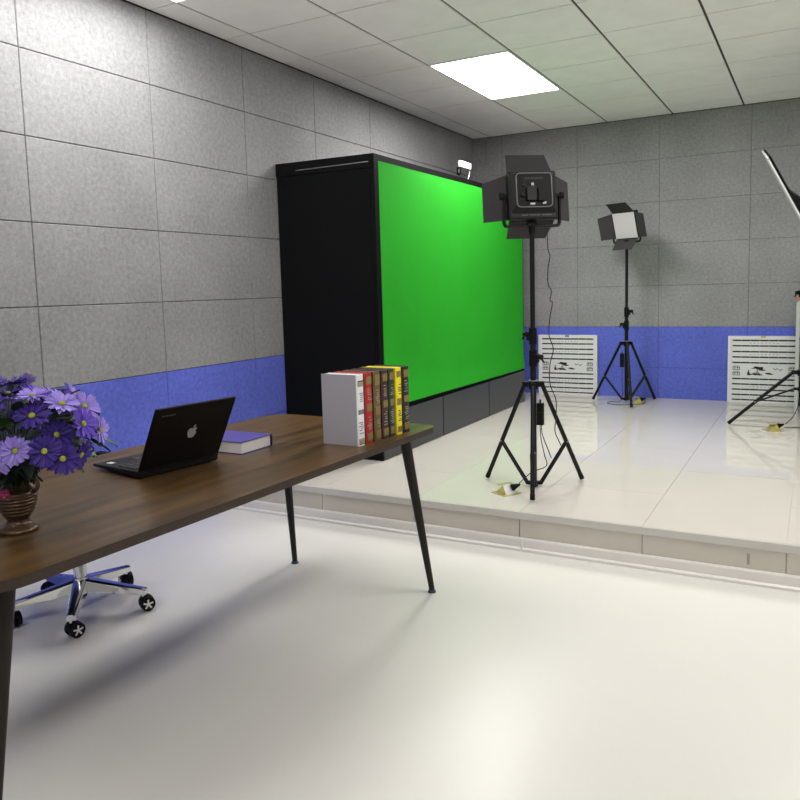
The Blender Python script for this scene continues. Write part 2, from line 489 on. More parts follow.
# small lit work lamp standing on the cabinet
w = thing('work_lamp', 'small white lit lamp on a bracket on top of the green screen cabinet', 'lamp', (0.735, -1.885, 2.2055), R(90))
mb = MB(); mb.cbox((0, 0.012, 0.118), (0.195, 0.03, 0.052), M_WHITE); mb.build('housing', w, bevel=0.008)
mb = MB(); mb.cbox((0, -0.0045, 0.118), (0.185, 0.003, 0.044), M_LIT); mb.build('light_face', w)
mb = MB()
mb.tube([(-0.105, 0.012, 0.09), (-0.115, 0.012, 0.05), (-0.06, 0.012, 0.004), (0.06, 0.012, 0.004), (0.095, 0.012, 0.05), (0.1, 0.012, 0.09)], 0.007, M_ALU, seg=8)
mb.box((-0.115, 0.005, 0.03), (-0.085, 0.03, 0.09), M_BLKP)
mb.build('bracket', w)

# ------------------------------------------------------------------ carved white grilles on the back wall
def make_grille(x, label):
    W, H, D = 0.612, 0.618, 0.045
    t = thing('carved_wall_grille', label, 'wall grille', (x + W / 2, -0.0001, PT), group=None)
    mb = MB(); mb.box((-W/2, -D, 0.0), (W/2, 0, H), M_WHITE); mb.build('panel', t, bevel=0.003)
    mb = MB()
    F = 0.0015
    for (x0, z0, x1, z1) in ((-W/2, 0, -W/2 + .03, H), (W/2 - .03, 0, W/2, H), (-W/2 + .03, H - .032, W/2 - .03, H), (-W/2 + .03, 0, W/2 - .03, .02)):
        mb.box((x0, -D - 0.006, z0), (x1, -D, z1), M_WHITE)
    mb.build('frame', t, bevel=0.0015)
    zs = [.578, .528, .474, .424, .372, .222, .172, .123, .074, .026]
    for z in zs:
        mb = MB()
        for k in range(7):
            a = -W/2 + 0.04 + k * 0.0768
            mb.box((a, -D - F, z - 0.0065), (a + 0.0715, -D, z + 0.0065), M_INK)
            mb.box((a + 0.0715, -D - F, z - 0.004), (a + 0.0768, -D, z + 0.002), M_INK) if k < 6 else None
        mb.build('slot', t)
    for z in (.553, .449, .147, .05):
        mb = MB()
        for k in range(8):
            a = -0.115 + k * 0.032
            mb.cbox((a, -D - F / 2, z), (0.008, F, 0.006), M_DOT)
        mb.build('dotted_line', t)
    def blob(mb, cx, cz, rx, rz, n=14, jag=0.0, m_=M_INK, half=False):
        pts = []
        for k in range(n):
            a = (PI if half else 2 * PI) * k / (n - (1 if half else 0))
            q = 1 + jag * math.sin(5 * a + cx * 40)
            pts.append((cx + rx * q * math.cos(a), cz + rz * q * math.sin(a)))
        Mx = Matrix(((1, 0, 0, 0), (0, 0, -1, 0), (0, 1, 0, 0), (0, 0, 0, 1)))
        mb.prism(pts, D, D + F, m_, Mx)
    # lattice fret squares at both ends
    for sx in (-1, 1):
        mb = MB()
        for cz in (.32, .27):
            cx = sx * 0.232
            for dx in (-0.022, 0, 0.022):
                for dz in (-0.014, 0.008):
                    mb.cbox((cx + dx, -D - F / 2, cz + dz), (0.015, F, 0.005), M_INK)
            for dx in (-0.028, -0.011, 0.011, 0.028):
                mb.cbox((cx + dx, -D - F / 2, cz), (0.005, F, 0.03), M_INK)
            mb.cbox((cx, -D - F / 2, cz + 0.02), (0.05, F, 0.004), M_INK)
        mb.build('lattice', t)
    # pine, pavilion, boat, hills and birds
    mb = MB(); blob(mb, -0.05, .318, .05, .02, 18, .15, half=True); blob(mb, -0.035, .316, .03, .006); blob(mb, -0.015, .306, .03, .006)
    mb.cbox((-0.055, -D - F / 2, .300), (0.006, F, 0.035), M_INK); mb.build('pine_carving', t)
    mb = MB(); blob(mb, -0.065, .268, .04, .010, 14, .2); blob(mb, -0.03, .262, .02, .006, 12, .2); blob(mb, -0.055, .283, .016, .008, half=True); mb.build('pavilion_carving', t)
    mb = MB(); blob(mb, -0.128, .270, .013, .016, 12, .25); blob(mb, -0.128, .292, .005, .016); blob(mb, -0.112, .262, .012, .005); mb.build('rock_carving', t)
    mb = MB(); blob(mb, 0.035, .276, .026, .007, 12, .15); blob(mb, 0.054, .270, .026, .005); mb.build('boat_carving', t)
    for (cx, cz) in ((0.095, .318), (0.135, .312)):
        mb = MB()
        for q in (-1, 1):
            Mr = Matrix.Translation((cx + q * 0.008, -D - F / 2, cz)) @ Matrix.Rotation(R(-38 * q), 4, 'Y')
            mb.cbox((0, 0, 0), (0.024, F, 0.005), M_INK, Mr)
        mb.build('bird_carving', t)
    return t
g1 = make_grille(0.726, 'white carved wall grille behind the near light stand, left of the pair')
mb = MB(); mb.box((-0.02, -0.054, .600), (0.02, -0.051, .617), M_DOT); mb.build('latch', g1)['label'] = 'small grey latch'
g2 = make_grille(2.556, 'white carved wall grille with a yellow sticker, at the right edge')
mb = MB(); mb.box((-0.03, -0.054, .604), (0.012, -0.051, .621), M_YELL); mb.build('sticker', g2)['label'] = 'yellow sticker'

# ------------------------------------------------------------------ light stands
def make_stand(loc, label, foot_angles, foot_r, attach_z, hub_z, top_z, brace_t, clamp_zs, az_off=0.0):
    t = thing('light_stand', label, 'light stand', (loc[0], loc[1], PT))
    Z = lambda z: z - PT
    mb = MB(); mb.tube([(0, 0, Z(hub_z) - 0.008), (0, 0, Z(clamp_zs[0]))], 0.0165, M_BLKM, seg=16); mb.build('base_pole', t)
    mb = MB(); mb.tube([(0, 0, Z(clamp_zs[0])), (0, 0, Z(clamp_zs[1]))], 0.0155, M_BLKM, seg=16); mb.build('middle_pole', t)
    mb = MB(); mb.tube([(0, 0, Z(clamp_zs[1])), (0, 0, Z(top_z) - 0.02)], 0.0135, M_BLKM, seg=16)
    mb.tube([(0, 0, Z(top_z) - 0.025), (0, 0, Z(top_z))], 0.0085, M_ALU, seg=12); mb.build('top_pole', t)
    for z, a in zip(clamp_zs, (R(-20), R(160))):
        mb = MB(); mb.tube([(0, 0, Z(z) - 0.045), (0, 0, Z(z) + 0.045)], 0.022, M_BLKP, seg=16)
        mb.cbox((0.022 * math.cos(a + az_off), 0.022 * math.sin(a + az_off), Z(z)), (0.03, 0.03, 0.05), M_BLKP)
        c = mb.build('clamp', t, bevel=0.003)
        mb = MB(); ca, sa = math.cos(a + az_off), math.sin(a + az_off)
        mb.tube([(0.03 * ca, 0.03 * sa, Z(z) + 0.01), (0.048 * ca, 0.048 * sa, Z(z) + 0.01)], 0.006, M_ALU, seg=8)
        mb.tube([(0.045 * ca, 0.045 * sa, Z(z) + 0.01), (0.062 * ca, 0.062 * sa, Z(z) + 0.008)], 0.015, M_BLKP, seg=10)
        mb.tube([(0.052 * ca, 0.052 * sa, Z(z) + 0.01), (0.075 * ca, 0.075 * sa, Z(z) - 0.02)], [0.007, 0.005], M_BLKP, seg=8)
        mb.build('knob', c)
    mb = MB()
    mb.tube([(0, 0, Z(attach_z) - 0.025), (0, 0, Z(attach_z) + 0.02)], 0.026, M_BLKP, seg=18)
    mb.tube([(0, 0, Z(attach_z) + 0.02), (0, 0, Z(attach_z) + 0.026)], 0.0275, M_ALU, seg=18)
    for fa in foot_angles:
        ca, sa = math.cos(R(fa)), math.sin(R(fa))
        Mr = Matrix.Translation((0.04 * ca, 0.04 * sa, Z(attach_z))) @ Matrix.Rotation(R(fa), 4, 'Z')
        mb.cbox((0, 0, 0), (0.05, 0.024, 0.03), M_BLKP, Mr)
    mb.build('leg_collar', t, bevel=0.003)
    mb = MB()
    mb.tube([(0, 0, Z(hub_z) - 0.014), (0, 0, Z(hub_z) + 0.014)], 0.023, M_BLKP, seg=18)
    for fa in foot_angles:
        ca, sa = math.cos(R(fa)), math.sin(R(fa))
        Mr = Matrix.Translation((0.033 * ca, 0.033 * sa, Z(hub_z))) @ Matrix.Rotation(R(fa), 4, 'Z')
        mb.cbox((0, 0, 0), (0.036, 0.02, 0.02), M_BLKP, Mr)
    mb.build('brace_collar', t, bevel=0.002)
    for fa in foot_angles:
        ca, sa = math.cos(R(fa)), math.sin(R(fa))
        A = Vector((0.055 * ca, 0.055 * sa, Z(attach_z))); B = Vector((foot_r * ca, foot_r * sa, 0.013))
        mb = MB(); mb.tube([A, B], 0.0125, M_BLKM, seg=12); l = mb.build('leg', t)
        d = (B - A).normalized()
        mb = MB(); mb.tube([B - d * 0.03, B], 0.0138, M_BLKP, seg=12); mb.build('rubber_foot', l)
        Mid = A.lerp(B, brace_t) ; H = Vector((0.045 * ca, 0.045 * sa, Z(hub_z)))
        side = Vector((-sa, ca, 0)) * 0.009
        mb = MB()
        mb.tube([H + side, Mid + side], 0.0065, M_BLKM, seg=8); mb.tube([H - side, Mid - side], 0.0065, M_BLKM, seg=8)
        mb.tube([Mid - side * 1.6, Mid + side * 1.6], 0.006, M_ALU, seg=8)
        mb.build('brace', t)
    return t

S1 = (1.890, -3.650); S2 = (1.702, -0.392); S3 = (3.185, -1.33)
make_stand(S1, 'black tripod light stand nearest the platform edge, holding the lamp seen from behind', [-73, 168, 49], 0.318, 0.785, 0.220, 1.650, 0.60, (0.934, 1.057))
make_stand(S2, 'black tripod light stand at the back wall between the two carved grilles', [-70, 170, 50], 0.335, 0.765, 0.235, 1.70, 0.58, (0.935, 1.06), az_off=R(180))
make_stand(S3, 'black tripod light stand at the right edge with one long leg spread low', [174, -66, 54], 0.505, 0.635, 0.51, 1.60, 0.57, (1.22, 1.31), az_off=R(240))

# ------------------------------------------------------------------ studio lamps
def make_lamp(loc, yaw, pitch, label, W=0.285, H=0.285, D=0.055, flap=0.17, ang=(38, 38, 38, 38), back=True, sc_=1.0, pivot=0.15, FW=None, inset=.016, up=0.0):
    """loc = top of the stand; the lamp faces local -Y; yaw 0 faces world -Y"""
    t = thing('studio_lamp', label, 'studio lamp', loc, yaw)
    pz = pivot
    P_ = Matrix.Translation((0, 0, pz)) @ Matrix.Rotation(pitch, 4, 'X')
    mb = MB(); mb.box((-W/2, -D/2, -H/2), (W/2, D/2, H/2), M_GREYP, P_)
    body = mb.build('housing', t, bevel=0.008, seg=3)
    mb = MB()
    mb.box((-W/2 + inset, -D/2 - .0035, -H/2 + inset), (W/2 - inset, -D/2 + .001, H/2 - inset), M_DIFF, P_)
    mb.build('diffuser', t)['label'] = 'white diffuser sheet'
    # sloped back cover
    mb = MB()
    s0, s1, d = .010, .036, .032
    zt = .01
    b0 = [(-W/2 + s0, D/2, -H/2 + s0 + .02), (W/2 - s0, D/2, -H/2 + s0 + .02), (W/2 - s0, D/2, H/2 - s0), (-W/2 + s0, D/2, H/2 - s0)]
    b1 = [(-W/2 + s1, D/2 + d, -H/2 + s1 + .02), (W/2 - s1, D/2 + d, -H/2 + s1 + .02), (W/2 - s1, D/2 + d, H/2 - s1 + .016), (-W/2 + s1, D/2 + d, H/2 - s1 + .016)]
    mb.add(b0 + b1, [(4, 7, 6, 5), (0, 4, 5, 1), (1, 5, 6, 2), (2, 6, 7, 3), (3, 7, 4, 0)], M_GREYP, P_)
    bc = mb.build('back_cover', t, bevel=0.008, seg=3)
    mb = MB()
    y_ = D/2 + d
    Mx = P_ @ Matrix(((1, 0, 0, 0), (0, 0, 1, 0), (0, 1, 0, 0), (0, 0, 0, 1)))
    mb.prism(rrect(-W/2 + .040, -H/2 + .062, W/2 - .040, H/2 - .026, .018), y_ - .001, y_ + .003, M_BLKP, Mx)
    mb.box((-.05, y_ + .002, .075), (.05, y_ + .004, .086), M_INK, P_)
    mb.box((-.055, y_ + .002, -.045), (-.018, y_ + .016, .025), M_BLKP, P_)
    mb.box((-.008, y_ + .002, -.042), (.044, y_ + .02, .028), M_GREYP, P_)
    mb.tube([(.062, y_, -.01), (.062, y_ + .014, -.01)], .012, M_BLKP, P_, seg=12)
    mb.tube([(.055, y_, .045), (.055, y_ + .01, .045)], .009, M_GREYP, P_, seg=12)
    mb.tube([(.055, y_, .065), (.055, y_ + .008, .065)], .006, M_GREYP, P_, seg=12)
    mb.build('control_panel', bc, bevel=0.001)
    mb = MB()
    ring = [Mx @ Vector((q[0], q[1], y_ + .003)) for q in rrect(-W/2 + .036, -H/2 + .056, W/2 - .036, H/2 - .022, .022)]
    mb.tube(ring + ring[:1], .0028, M_RIM, seg=6, caps=False)  # paler ring: the highlight along the panel edge is put into its colour
    mb.build('panel_rim', bc)
    mb = MB()
    mb.box((-.062, y_ + .002, -.062), (-.042, y_ + .0035, -.055), M_GREYP, P_)
    for (xa, za, wx, wz) in ((-.012, -.058, .026, .010), (.052, -.056, .018, .008), (.058, -.050, .010, .006), (-.008, .05, .014, .013), (-.006, .038, .022, .003)):
        mb.cbox((-xa, y_ + .003, za), (wx, .002, wz), M_DIFF if wz > .003 else M_DOT, P_)
    for k in range(24):
        if k % 9 != 5: mb.cbox((W/2 - .07 - k * .0072, D/2 + .001, -H/2 + .02), (.004, .002, .0035), M_DOT, P_)
    mb.build('label', bc)['label'] = 'small white labels and a row of fine white print'
    # barn doors
    fw = FW or W
    for side in range(4):
        a = R(ang[side])
        Ms = P_ @ Matrix.Translation((0, -D/2, 0)) @ Matrix.Rotation(R(90 * side), 4, 'Y')
        h = (H if side % 2 == 0 else W) / 2
        wdt = (W if side % 2 == 0 else H) / 2
        c_, s_ = math.cos(a), math.sin(a)
        n_ = Vector((0, s_, c_)) * 0.0015
        p0 = [(-wdt + .006, 0, h), (wdt - .006, 0, h), (wdt * .84, -c_ * flap, h + s_ * flap), (-wdt * .84, -c_ * flap, h + s_ * flap)]
        p1 = [Vector(q) + n_ * 2 for q in p0]
        mb = MB(); mb.add(p0 + p1, [(0, 3, 2, 1), (4, 5, 6, 7), (0, 1, 5, 4), (1, 2, 6, 5), (2, 3, 7, 6), (3, 0, 4, 7)], M_FLAP, Ms)
        mb.tube([(-wdt * .9, 0, h), (wdt * .9, 0, h)], 0.004, M_BLKM, Ms, seg=8)
        mb.build('barn_door', t)
    # yoke and tilt knobs (upright)
    yw = W/2 + .022
    mb = MB()
    zb_ = 0.012
    pts = spline([(-yw, 0, pz + .0), (-yw, 0, zb_ + .03), (-yw + .004, 0, zb_ + .012), (-yw + .02, 0, zb_), (0, 0, zb_), (yw - .02, 0, zb_), (yw - .004, 0, zb_ + .012), (yw, 0, zb_ + .03), (yw, 0, pz)], 4)
    mb.tube(pts, 0.0095, M_BLKM, seg=10)
    mb.tube([(0, 0, -0.03), (0, 0, 0.03)], 0.017, M_BLKP, seg=14)
    mb.cbox((0, 0, 0.018), (0.05, 0.03, 0.02), M_BLKP)
    mb.build('yoke', t)
    for s in (-1, 1):
        mb = MB(); mb.tube([(s * (W/2 - .002), 0, pz), (s * (yw + .004), 0, pz)], 0.012, M_BLKP, seg=12)
        mb.tube([(s * (yw + .004), 0, pz), (s * (yw + .022), 0, pz)], 0.019, M_BLKP, seg=12)
        mb.build('tilt_knob', t)
    return t

# yaw: local -Y turned to the aim direction
def yaw_to(dx, dy): return math.atan2(dy, dx) + PI / 2
make_lamp((S1[0], S1[1], 1.650), yaw_to(-0.66, 1.0), R(9), 'black square studio lamp seen from behind with four open flaps, on the near stand', pivot=0.172, W=0.265, H=0.262, flap=.155, ang=(58, 46, 24, 46), up=.022)
make_lamp((S2[0], S2[1], 1.70), yaw_to(-0.42, -1.0), R(17), 'studio lamp with pale square face and dark flaps on the stand at the back wall', pivot=0.172, W=0.245, H=0.25, D=0.06, flap=0.135, ang=(50, 66, 32, 50), inset=.006)
# edge-on flat panel at the right border
def make_flat(loc, label):
    t = thing('panel_lamp', label, 'panel lamp', loc)
    Lh, Wd = 1.06, 0.62
    # local plate frame: long axis u, normal n
    t.rotation_euler = (0, 0, 0)
    A = FLAT_AXIS; N = FLAT_NORMAL; B = N.cross(A)
    Mx = Matrix((( A.x, B.x, N.x, 0), (A.y, B.y, N.y, 0), (A.z, B.z, N.z, 0), (0, 0, 0, 1)))
    Mx = Matrix.Translation(Vector((0.0, 0.0, 0.145)) - A * 0.05) @ Mx
    mb = MB(); mb.box((-Lh/2, -Wd/2, -0.004), (Lh/2, Wd/2, 0.013), M_BLKP, Mx); mb.build('housing', t, bevel=0.003)
    mb = MB()
    for (x0, y0_, x1, y1_) in ((-Lh/2 - .001, -Wd/2 - .001, -Lh/2 + .009, Wd/2 + .001), (Lh/2 - .009, -Wd/2 - .001, Lh/2 + .001, Wd/2 + .001),
                               (-Lh/2 + .015, -Wd/2 - .001, Lh/2 - .015, -Wd/2 + .015), (-Lh/2 + .015, Wd/2 - .015, Lh/2 - .015, Wd/2 + .001)):
        mb.box((x0, y0_, 0.013), (x1, y1_, 0.024), M_WHITE, Mx)
    mb.build('rim', t)['label'] = 'bright white rim'
    mb = MB(); mb.box((-Lh/2 + .015, -Wd/2 + .015, 0.013), (Lh/2 - .015, Wd/2 - .015, 0.022), M_DIFF, Mx); mb.build('diffuser', t)
    mb = MB()
    b0 = [(-.22, -.12, -.004), (.28, -.12, -.004), (.28, .12, -.004), (-.22, .12, -.004)]
    b1 = [(-.06, -.09, -.075), (.22, -.09, -.075), (.22, .09, -.075), (-.06, .09, -.075)]
    mb.add(b0 + b1, [(4, 5, 6, 7), (0, 1, 5, 4), (1, 2, 6, 5), (2, 3, 7, 6), (3, 0, 4, 7)], M_BLKP, Mx)
    mb.build('control_box', t, bevel=0.004)
    mb = MB(); mb.tube([(-.08, -.125, -.03), (-.08, -.17, -.045)], .018, M_BLKP, Mx, seg=12); mb.build('knob', t)
    mb = MB(); mb.tube([(0, 0, -0.03), (0, 0, 0.06)], 0.017, M_BLKP)
    mb.tube([(0, 0, 0.05), Mx @ Vector((0.0, 0, -0.06))], 0.014, M_BLKM); mb.build('mount', t)
    return t
FLAT_AXIS = Vector((0.44, 0.25, -0.86)).normalized()
FLAT_NORMAL = Vector((-0.86, 0.0, -0.44))
FLAT_NORMAL = (FLAT_NORMAL - FLAT_AXIS * FLAT_NORMAL.dot(FLAT_AXIS)).normalized()
make_flat((S3[0], S3[1], 1.60), 'flat panel lamp seen edge-on with a bright white rim at the right border')

# ------------------------------------------------------------------ power supplies and floor sockets
def adapter(center, size, rz, label, cables, plug_at, plug_dir, name='power_supply', hub=None):
    t = thing(name, label, 'power supply', center, 0)
    C0 = Vector(center)
    if size:
        mb = MB(); Mz = Matrix.Rotation(rz, 4, 'Z')
        mb.cbox((0, 0, 0), size, M_BLKP, Mz)
        mb.cbox((0, 0, 0.01), (size[0] + .002, size[1] + .002, 0.006), M_GREYP, Mz)
        mb.tube([(0, 0, size[2]/2), (0, 0, size[2]/2 + 0.02)], 0.006, M_CABLE, Mz, seg=8)
        mb.build('adapter', t, bevel=0.004)
    for c in cables:
        mb = MB(); mb.tube([Vector(p) - C0 for p in spline(c, 6)], 0.0028, M_CABLE, seg=8); mb.build('cable', t)
    if plug_at:
        p = Vector(plug_at) - C0; d = Vector(plug_dir).normalized()
        mb = MB(); mb.tube([p, p + d * 0.012, p + d * 0.03, p + d * 0.055], [0.018, 0.02, 0.013, 0.005], M_BLKP, seg=12); mb.build('plug', t)
    return t

def floor_socket(x, y, rz, label):
    t = thing('floor_socket', label, 'floor socket', (x, y, PT), rz)
    mb = MB(); mb.prism(rrect(-.06, -.06, .06, .06, .008), 0.0, 0.003, M_BRASS); mb.build('plate', t)
    mb = MB()
    v = [(-.04, -.035, .003), (.04, -.035, .003), (.04, .035, .003), (-.04, .035, .003), (.012, -.035, .052), (.012, .035, .052)]
    mb.add(v, [(0, 1, 4), (3, 5, 2)], M_YELL); mb.add(v, [(1, 2, 5, 4)], M_WHITE); mb.add(v, [(0, 4, 5, 3)], M_BRASS); mb.add(v, [(0, 3, 2, 1)], M_YELL)
    mb.build('pop_up_outlet', t, bevel=0.001)
    mb = MB(); mb.box((.012, -.04, .050), (-.03, .04, .053), M_BRASS); mb.build('lid', t)
    return t
floor_socket(1.79, -3.83, R(-28), 'brass pop-up floor socket beside the feet of the near light stand')
floor_socket(1.80, -0.36, R(20), 'brass pop-up floor socket under the light stand at the back wall')
floor_socket(3.005, -1.40, R(28), 'brass pop-up floor socket near the right edge, below the low tripod leg')

adapter((1.925, -3.635, 0.618), (0.036, 0.03, 0.125), 0, 'black power adapter hanging on the near light stand with cables down to the floor socket',
        [[(1.966, -3.62, 1.66), (1.97, -3.62, 1.539), (1.981, -3.62, 1.495), (1.97, -3.62, 1.43), (1.969, -3.62, 1.348), (1.988, -3.62, 1.304), (1.980, -3.62, 1.255), (1.993, -3.62, 1.238), (1.979, -3.62, 1.156), (1.973, -3.62, 1.061), (1.997, -3.62, 0.984), (1.977, -3.62, 0.894), (1.977, -3.62, 0.788), (2.010, -3.62, 0.699), (2.010, -3.62, 0.597), (1.998, -3.60, 0.517), (2.02, -3.56, 0.43)],
         [(1.930, -3.635, 0.556), (1.938, -3.64, 0.50), (1.965, -3.64, 0.43), (1.985, -3.63, 0.37)],
         [(1.922, -3.635, 0.556), (1.932, -3.645, 0.471), (1.955, -3.66, 0.39), (1.972, -3.68, 0.335), (1.90, -3.70, 0.30), (1.865, -3.72, 0.27), (1.85, -3.78, 0.25)]],
        (1.817, -3.826, 0.229), (0.75, 0.45, 0.32))
adapter((1.664, -0.40, 0.605), (0.036, 0.03, 0.13), 0, 'black power adapter hanging on the back wall light stand with cable looped on the tiles',
        [[(1.664, -0.40, 0.54), (1.67, -0.43, 0.40), (1.68, -0.45, 0.27), (1.64, -0.40, 0.207), (1.55, -0.40, 0.203), (1.56, -0.52, 0.203), (1.68, -0.56, 0.203), (1.78, -0.50, 0.203), (1.88, -0.46, 0.21), (1.87, -0.36, 0.24)]],
        (1.822, -0.352, 0.229), (0.9, 0.0, 0.25))
adapter((3.20, -1.295, 0.50), None, 0, 'black power cable from the right light stand to its floor socket',
        [[(3.20, -1.295, 0.66), (3.19, -1.29, 0.50), (3.175, -1.29, 0.40), (3.14, -1.31, 0.30), (3.09, -1.36, 0.245)],
         [(3.08, -1.34, 0.215), (3.15, -1.25, 0.203), (3.3, -1.22, 0.203), (3.5, -1.3, 0.203)]],
        (3.030, -1.388, 0.228), (0.85, 0.35, 0.25), name='power_cable')

# ------------------------------------------------------------------ steel rack at the right border
t = thing('equipment_rack', 'pale steel rack with dark inside, cut off by the right edge', 'rack', (3.378, -0.33, PT))
for (x_, y_) in ((-.24, -.21), (.24, -.21), (-.24, .21), (.24, .21)):
    mb = MB(); mb.box((x_ - .014, y_ - .014, 0.0), (x_ + .014, y_ + .014, 0.935), M_POST); mb.build('post', t, bevel=0.002)
for z_ in (0.06, 0.34, 0.62, 0.93):
    mb = MB(); mb.box((-.226, -.2, z_), (.254, .224, z_ + .018), M_BLKM); mb.build('shelf', t)
mb = MB(); mb.box((-.226, .196, .0), (.226, .2, .93), M_BLKP); mb.build('back_panel', t)
t = thing('wooden_block', 'small orange-brown wooden block on top of the steel rack at the right edge', 'block', (3.152, -0.52, PT + 0.949))
mb = MB(); mb.box((-.025, -.03, 0), (.09, .03, .035), M_ORANGE); mb.build('block', t, bevel=0.003)

# ------------------------------------------------------------------ desk
DA = R(-1.9)
DT = 0.74
desk = thing('desk', 'long dark walnut desk with rounded corners and splayed round legs', 'desk', (1.34, -5.78, 0), DA)
mb = MB()
W2, L2 = 0.456, 1.042
outline = []
for (sx_, sy_, r, a0) in ((1, 1, .055, 0), (-1, 1, .12, 90), (-1, -1, .15, 180), (1, -1, .15, 270)):
    for k in range(10):
        a = R(a0 + 10 * k); outline.append((sx_ * (W2 - r) + r * math.cos(a), sy_ * (L2 - r) + r * math.sin(a)))
mb.prism(outline, DT - 0.026, DT, M_WOOD, side=M_EDGE, smooth_side=False)
mb.build('desk_top', desk, bevel=0.0018)
mb = MB()
for s in (-1, 1):
    mb.box((-W2 + .12, s * .78 - .02, DT - .056), (W2 - .12, s * .78 + .02, DT - .0265), M_LEG)
mb.box((-W2 + .10, -L2 + .25, DT - .056), (-W2 + .14, L2 - .25, DT - .0265), M_LEG)
mb.build('under_frame', desk)
Mi = Matrix.Rotation(-DA, 4, 'Z')
def dl(x, y, z): return Mi @ (Vector((x, y, z)) - Vector((1.34, -5.78, 0)))
for (top, foot) in (((1.757, -4.93), (1.809, -4.811)), ((1.085, -4.89), (1.032, -4.771)), ((1.612, -6.645), (1.665, -6.78)), ((1.0, -6.72), (0.955, -6.84))):
    A = dl(top[0], top[1], DT - .027); B = dl(foot[0], foot[1], 0.014)
    mb = MB(); mb.tube([A, B], [0.024, 0.0125], M_LEG, seg=20); l = mb.build('leg', desk)
    mb = MB(); mb.tube([A, A + Vector((0, 0, -0.008))], 0.045, M_LEG, seg=20); mb.build('mounting_plate', l)
    mb = MB(); mb.tube([Vector((B.x, B.y, 0.0)), Vector((B.x, B.y, 0.006)), Vector((B.x, B.y, 0.016))], [0.018, 0.018, 0.010], M_TEAL, seg=18); mb.build('glide', l)['label'] = 'dark teal levelling glide'

# ------------------------------------------------------------------ laptop
hd = Vector((.155, .988, 0)).normalized(); sd = Vector((.988, -.155, 0)).normalized()
HL = Vector((1.336, -5.986, 0))
LW, LD = 0.326, 0.275
cen = HL + hd * LW / 2 - sd * LD / 2
lap = thing('laptop', 'open black laptop with a silver apple mark on its lid, standing on the desk', 'laptop', (cen.x, cen.y, DT), math.atan2(sd.y, sd.x))
# local: +x = hinge side, y along hinge
mb = MB()
v = [(-LD/2, -LW/2, .012), (LD/2, -LW/2, .004), (LD/2, LW/2, .004), (-LD/2, LW/2, .012), (-LD/2, -LW/2, .021), (LD/2, -LW/2, .027), (LD/2, LW/2, .027), (-LD/2, LW/2, .021)]
mb.add(v, [(0, 3, 2, 1), (4, 5, 6, 7), (0, 1, 5, 4), (1, 2, 6, 5), (2, 3, 7, 6), (3, 0, 4, 7)], M_LAP)
base = mb.build('base', lap, bevel=0.003)
mb = MB()
for sx in (-.09, .09):
    for sy in (-.12, .12): mb.tube([(sx, sy, 0), (sx, sy, .013)], .008, M_BLKP, seg=10)
mb.build('rubber_feet', lap)
def topz(x_): return .021 + (x_ + LD/2) / LD * .006
for r in range(5):
    for c in range(14):
        pass
mb = MB()
for r in range(5):
    for c in range(14):
        xk = .085 - r * .0205; yk = -.1365 + c * .021
        mb.cbox((xk - .0, yk, topz(xk) + .0012), (.0165, .0168, .0026), M_KEY)
mb.build('keyboard', lap)
mb = MB(); mb.cbox((-.075, 0, topz(-.075) + .0004), (.055, .09, .0012), M_KEY); mb.build('touchpad', lap)
mb = MB(); mb.cbox((-.085, -.125, topz(-.085) + .0003), (.03, .02, .001), M_DIFF); mb.build('sticker', lap)['label'] = 'small white palm rest sticker'
th = R(28.5)
Ml = Matrix.Translation((LD/2 - .004, 0, .026)) @ Matrix.Rotation(th, 4, 'Y')
LH = .246
mb = MB(); mb.box((-.003, -LW/2, 0), (.005, LW/2, LH), M_LAP, Ml); lid = mb.build('lid', lap, bevel=0.0025)
mb = MB(); mb.box((-.0036, -LW/2 + .014, .022), (-.0028, LW/2 - .014, LH - .014), M_SCREEN, Ml); mb.build('screen', lid)
mb = MB(); mb.tube([(LD/2 - .003, -LW/2 + .02, .026), (LD/2 - .003, LW/2 - .02, .026)], .006, M_BLKP, seg=10); mb.build('hinge', lap)
# apple shape with a bite and a leaf
mb = MB()
def apple_pts():
    P = []
    raw = [(0, -.48), (.12, -.52), (.24, -.46), (.34, -.28), (.42, -.08), (.37, -.03), (.31, .05), (.29, .15), (.33, .26), (.38, .31),
           (.28, .40), (.16, .40), (.04, .36), (-.04, .36), (-.16, .41), (-.30, .37), (-.41, .24), (-.43, .06), (-.38, -.16), (-.28, -.38), (-.16, -.51), (-.06, -.50)]
    return raw
Lc = Matrix.Translation((.0052, 0.008, .128))
def lid2(pts, s, cy=0.0, cz=0.0):
    return [(-p[0] * 0 + (p[0] * s + cy), p[1] * s + cz) for p in pts]
Mp = Ml @ Matrix.Translation((.005, .010, .128)) @ Matrix(((0, 0, 1, 0), (1, 0, 0, 0), (0, 1, 0, 0), (0, 0, 0, 1)))
s = .044
pts = [Vector((p[0] * s, p[1] * s, 0)) for p in apple_pts()]
pts = [(q.x, q.y) for q in spline(pts + [pts[0]], 3)][:-1]
mb.prism(pts, .0, .0006, M_LOGO, Mp)
leaf = [(.0, .43), (.02, .52), (.09, .62), (.20, .68), (.20, .58), (.14, .49), (.07, .44)]
mb.prism([(p[0] * s, p[1] * s) for p in leaf], .0, .0006, M_LOGO, Mp)
mb.build('logo', lid)['label'] = 'silver bitten apple logo'
mb = MB()
for k in range(9):
    mb.box((.005, -LW/2 + .03 + k * .006, LH - .032), (.0055, -LW/2 + .034 + k * .006, LH - .027), M_FAINT, Ml)
mb.build('lettering', lid)['label'] = 'faint grey lettering'

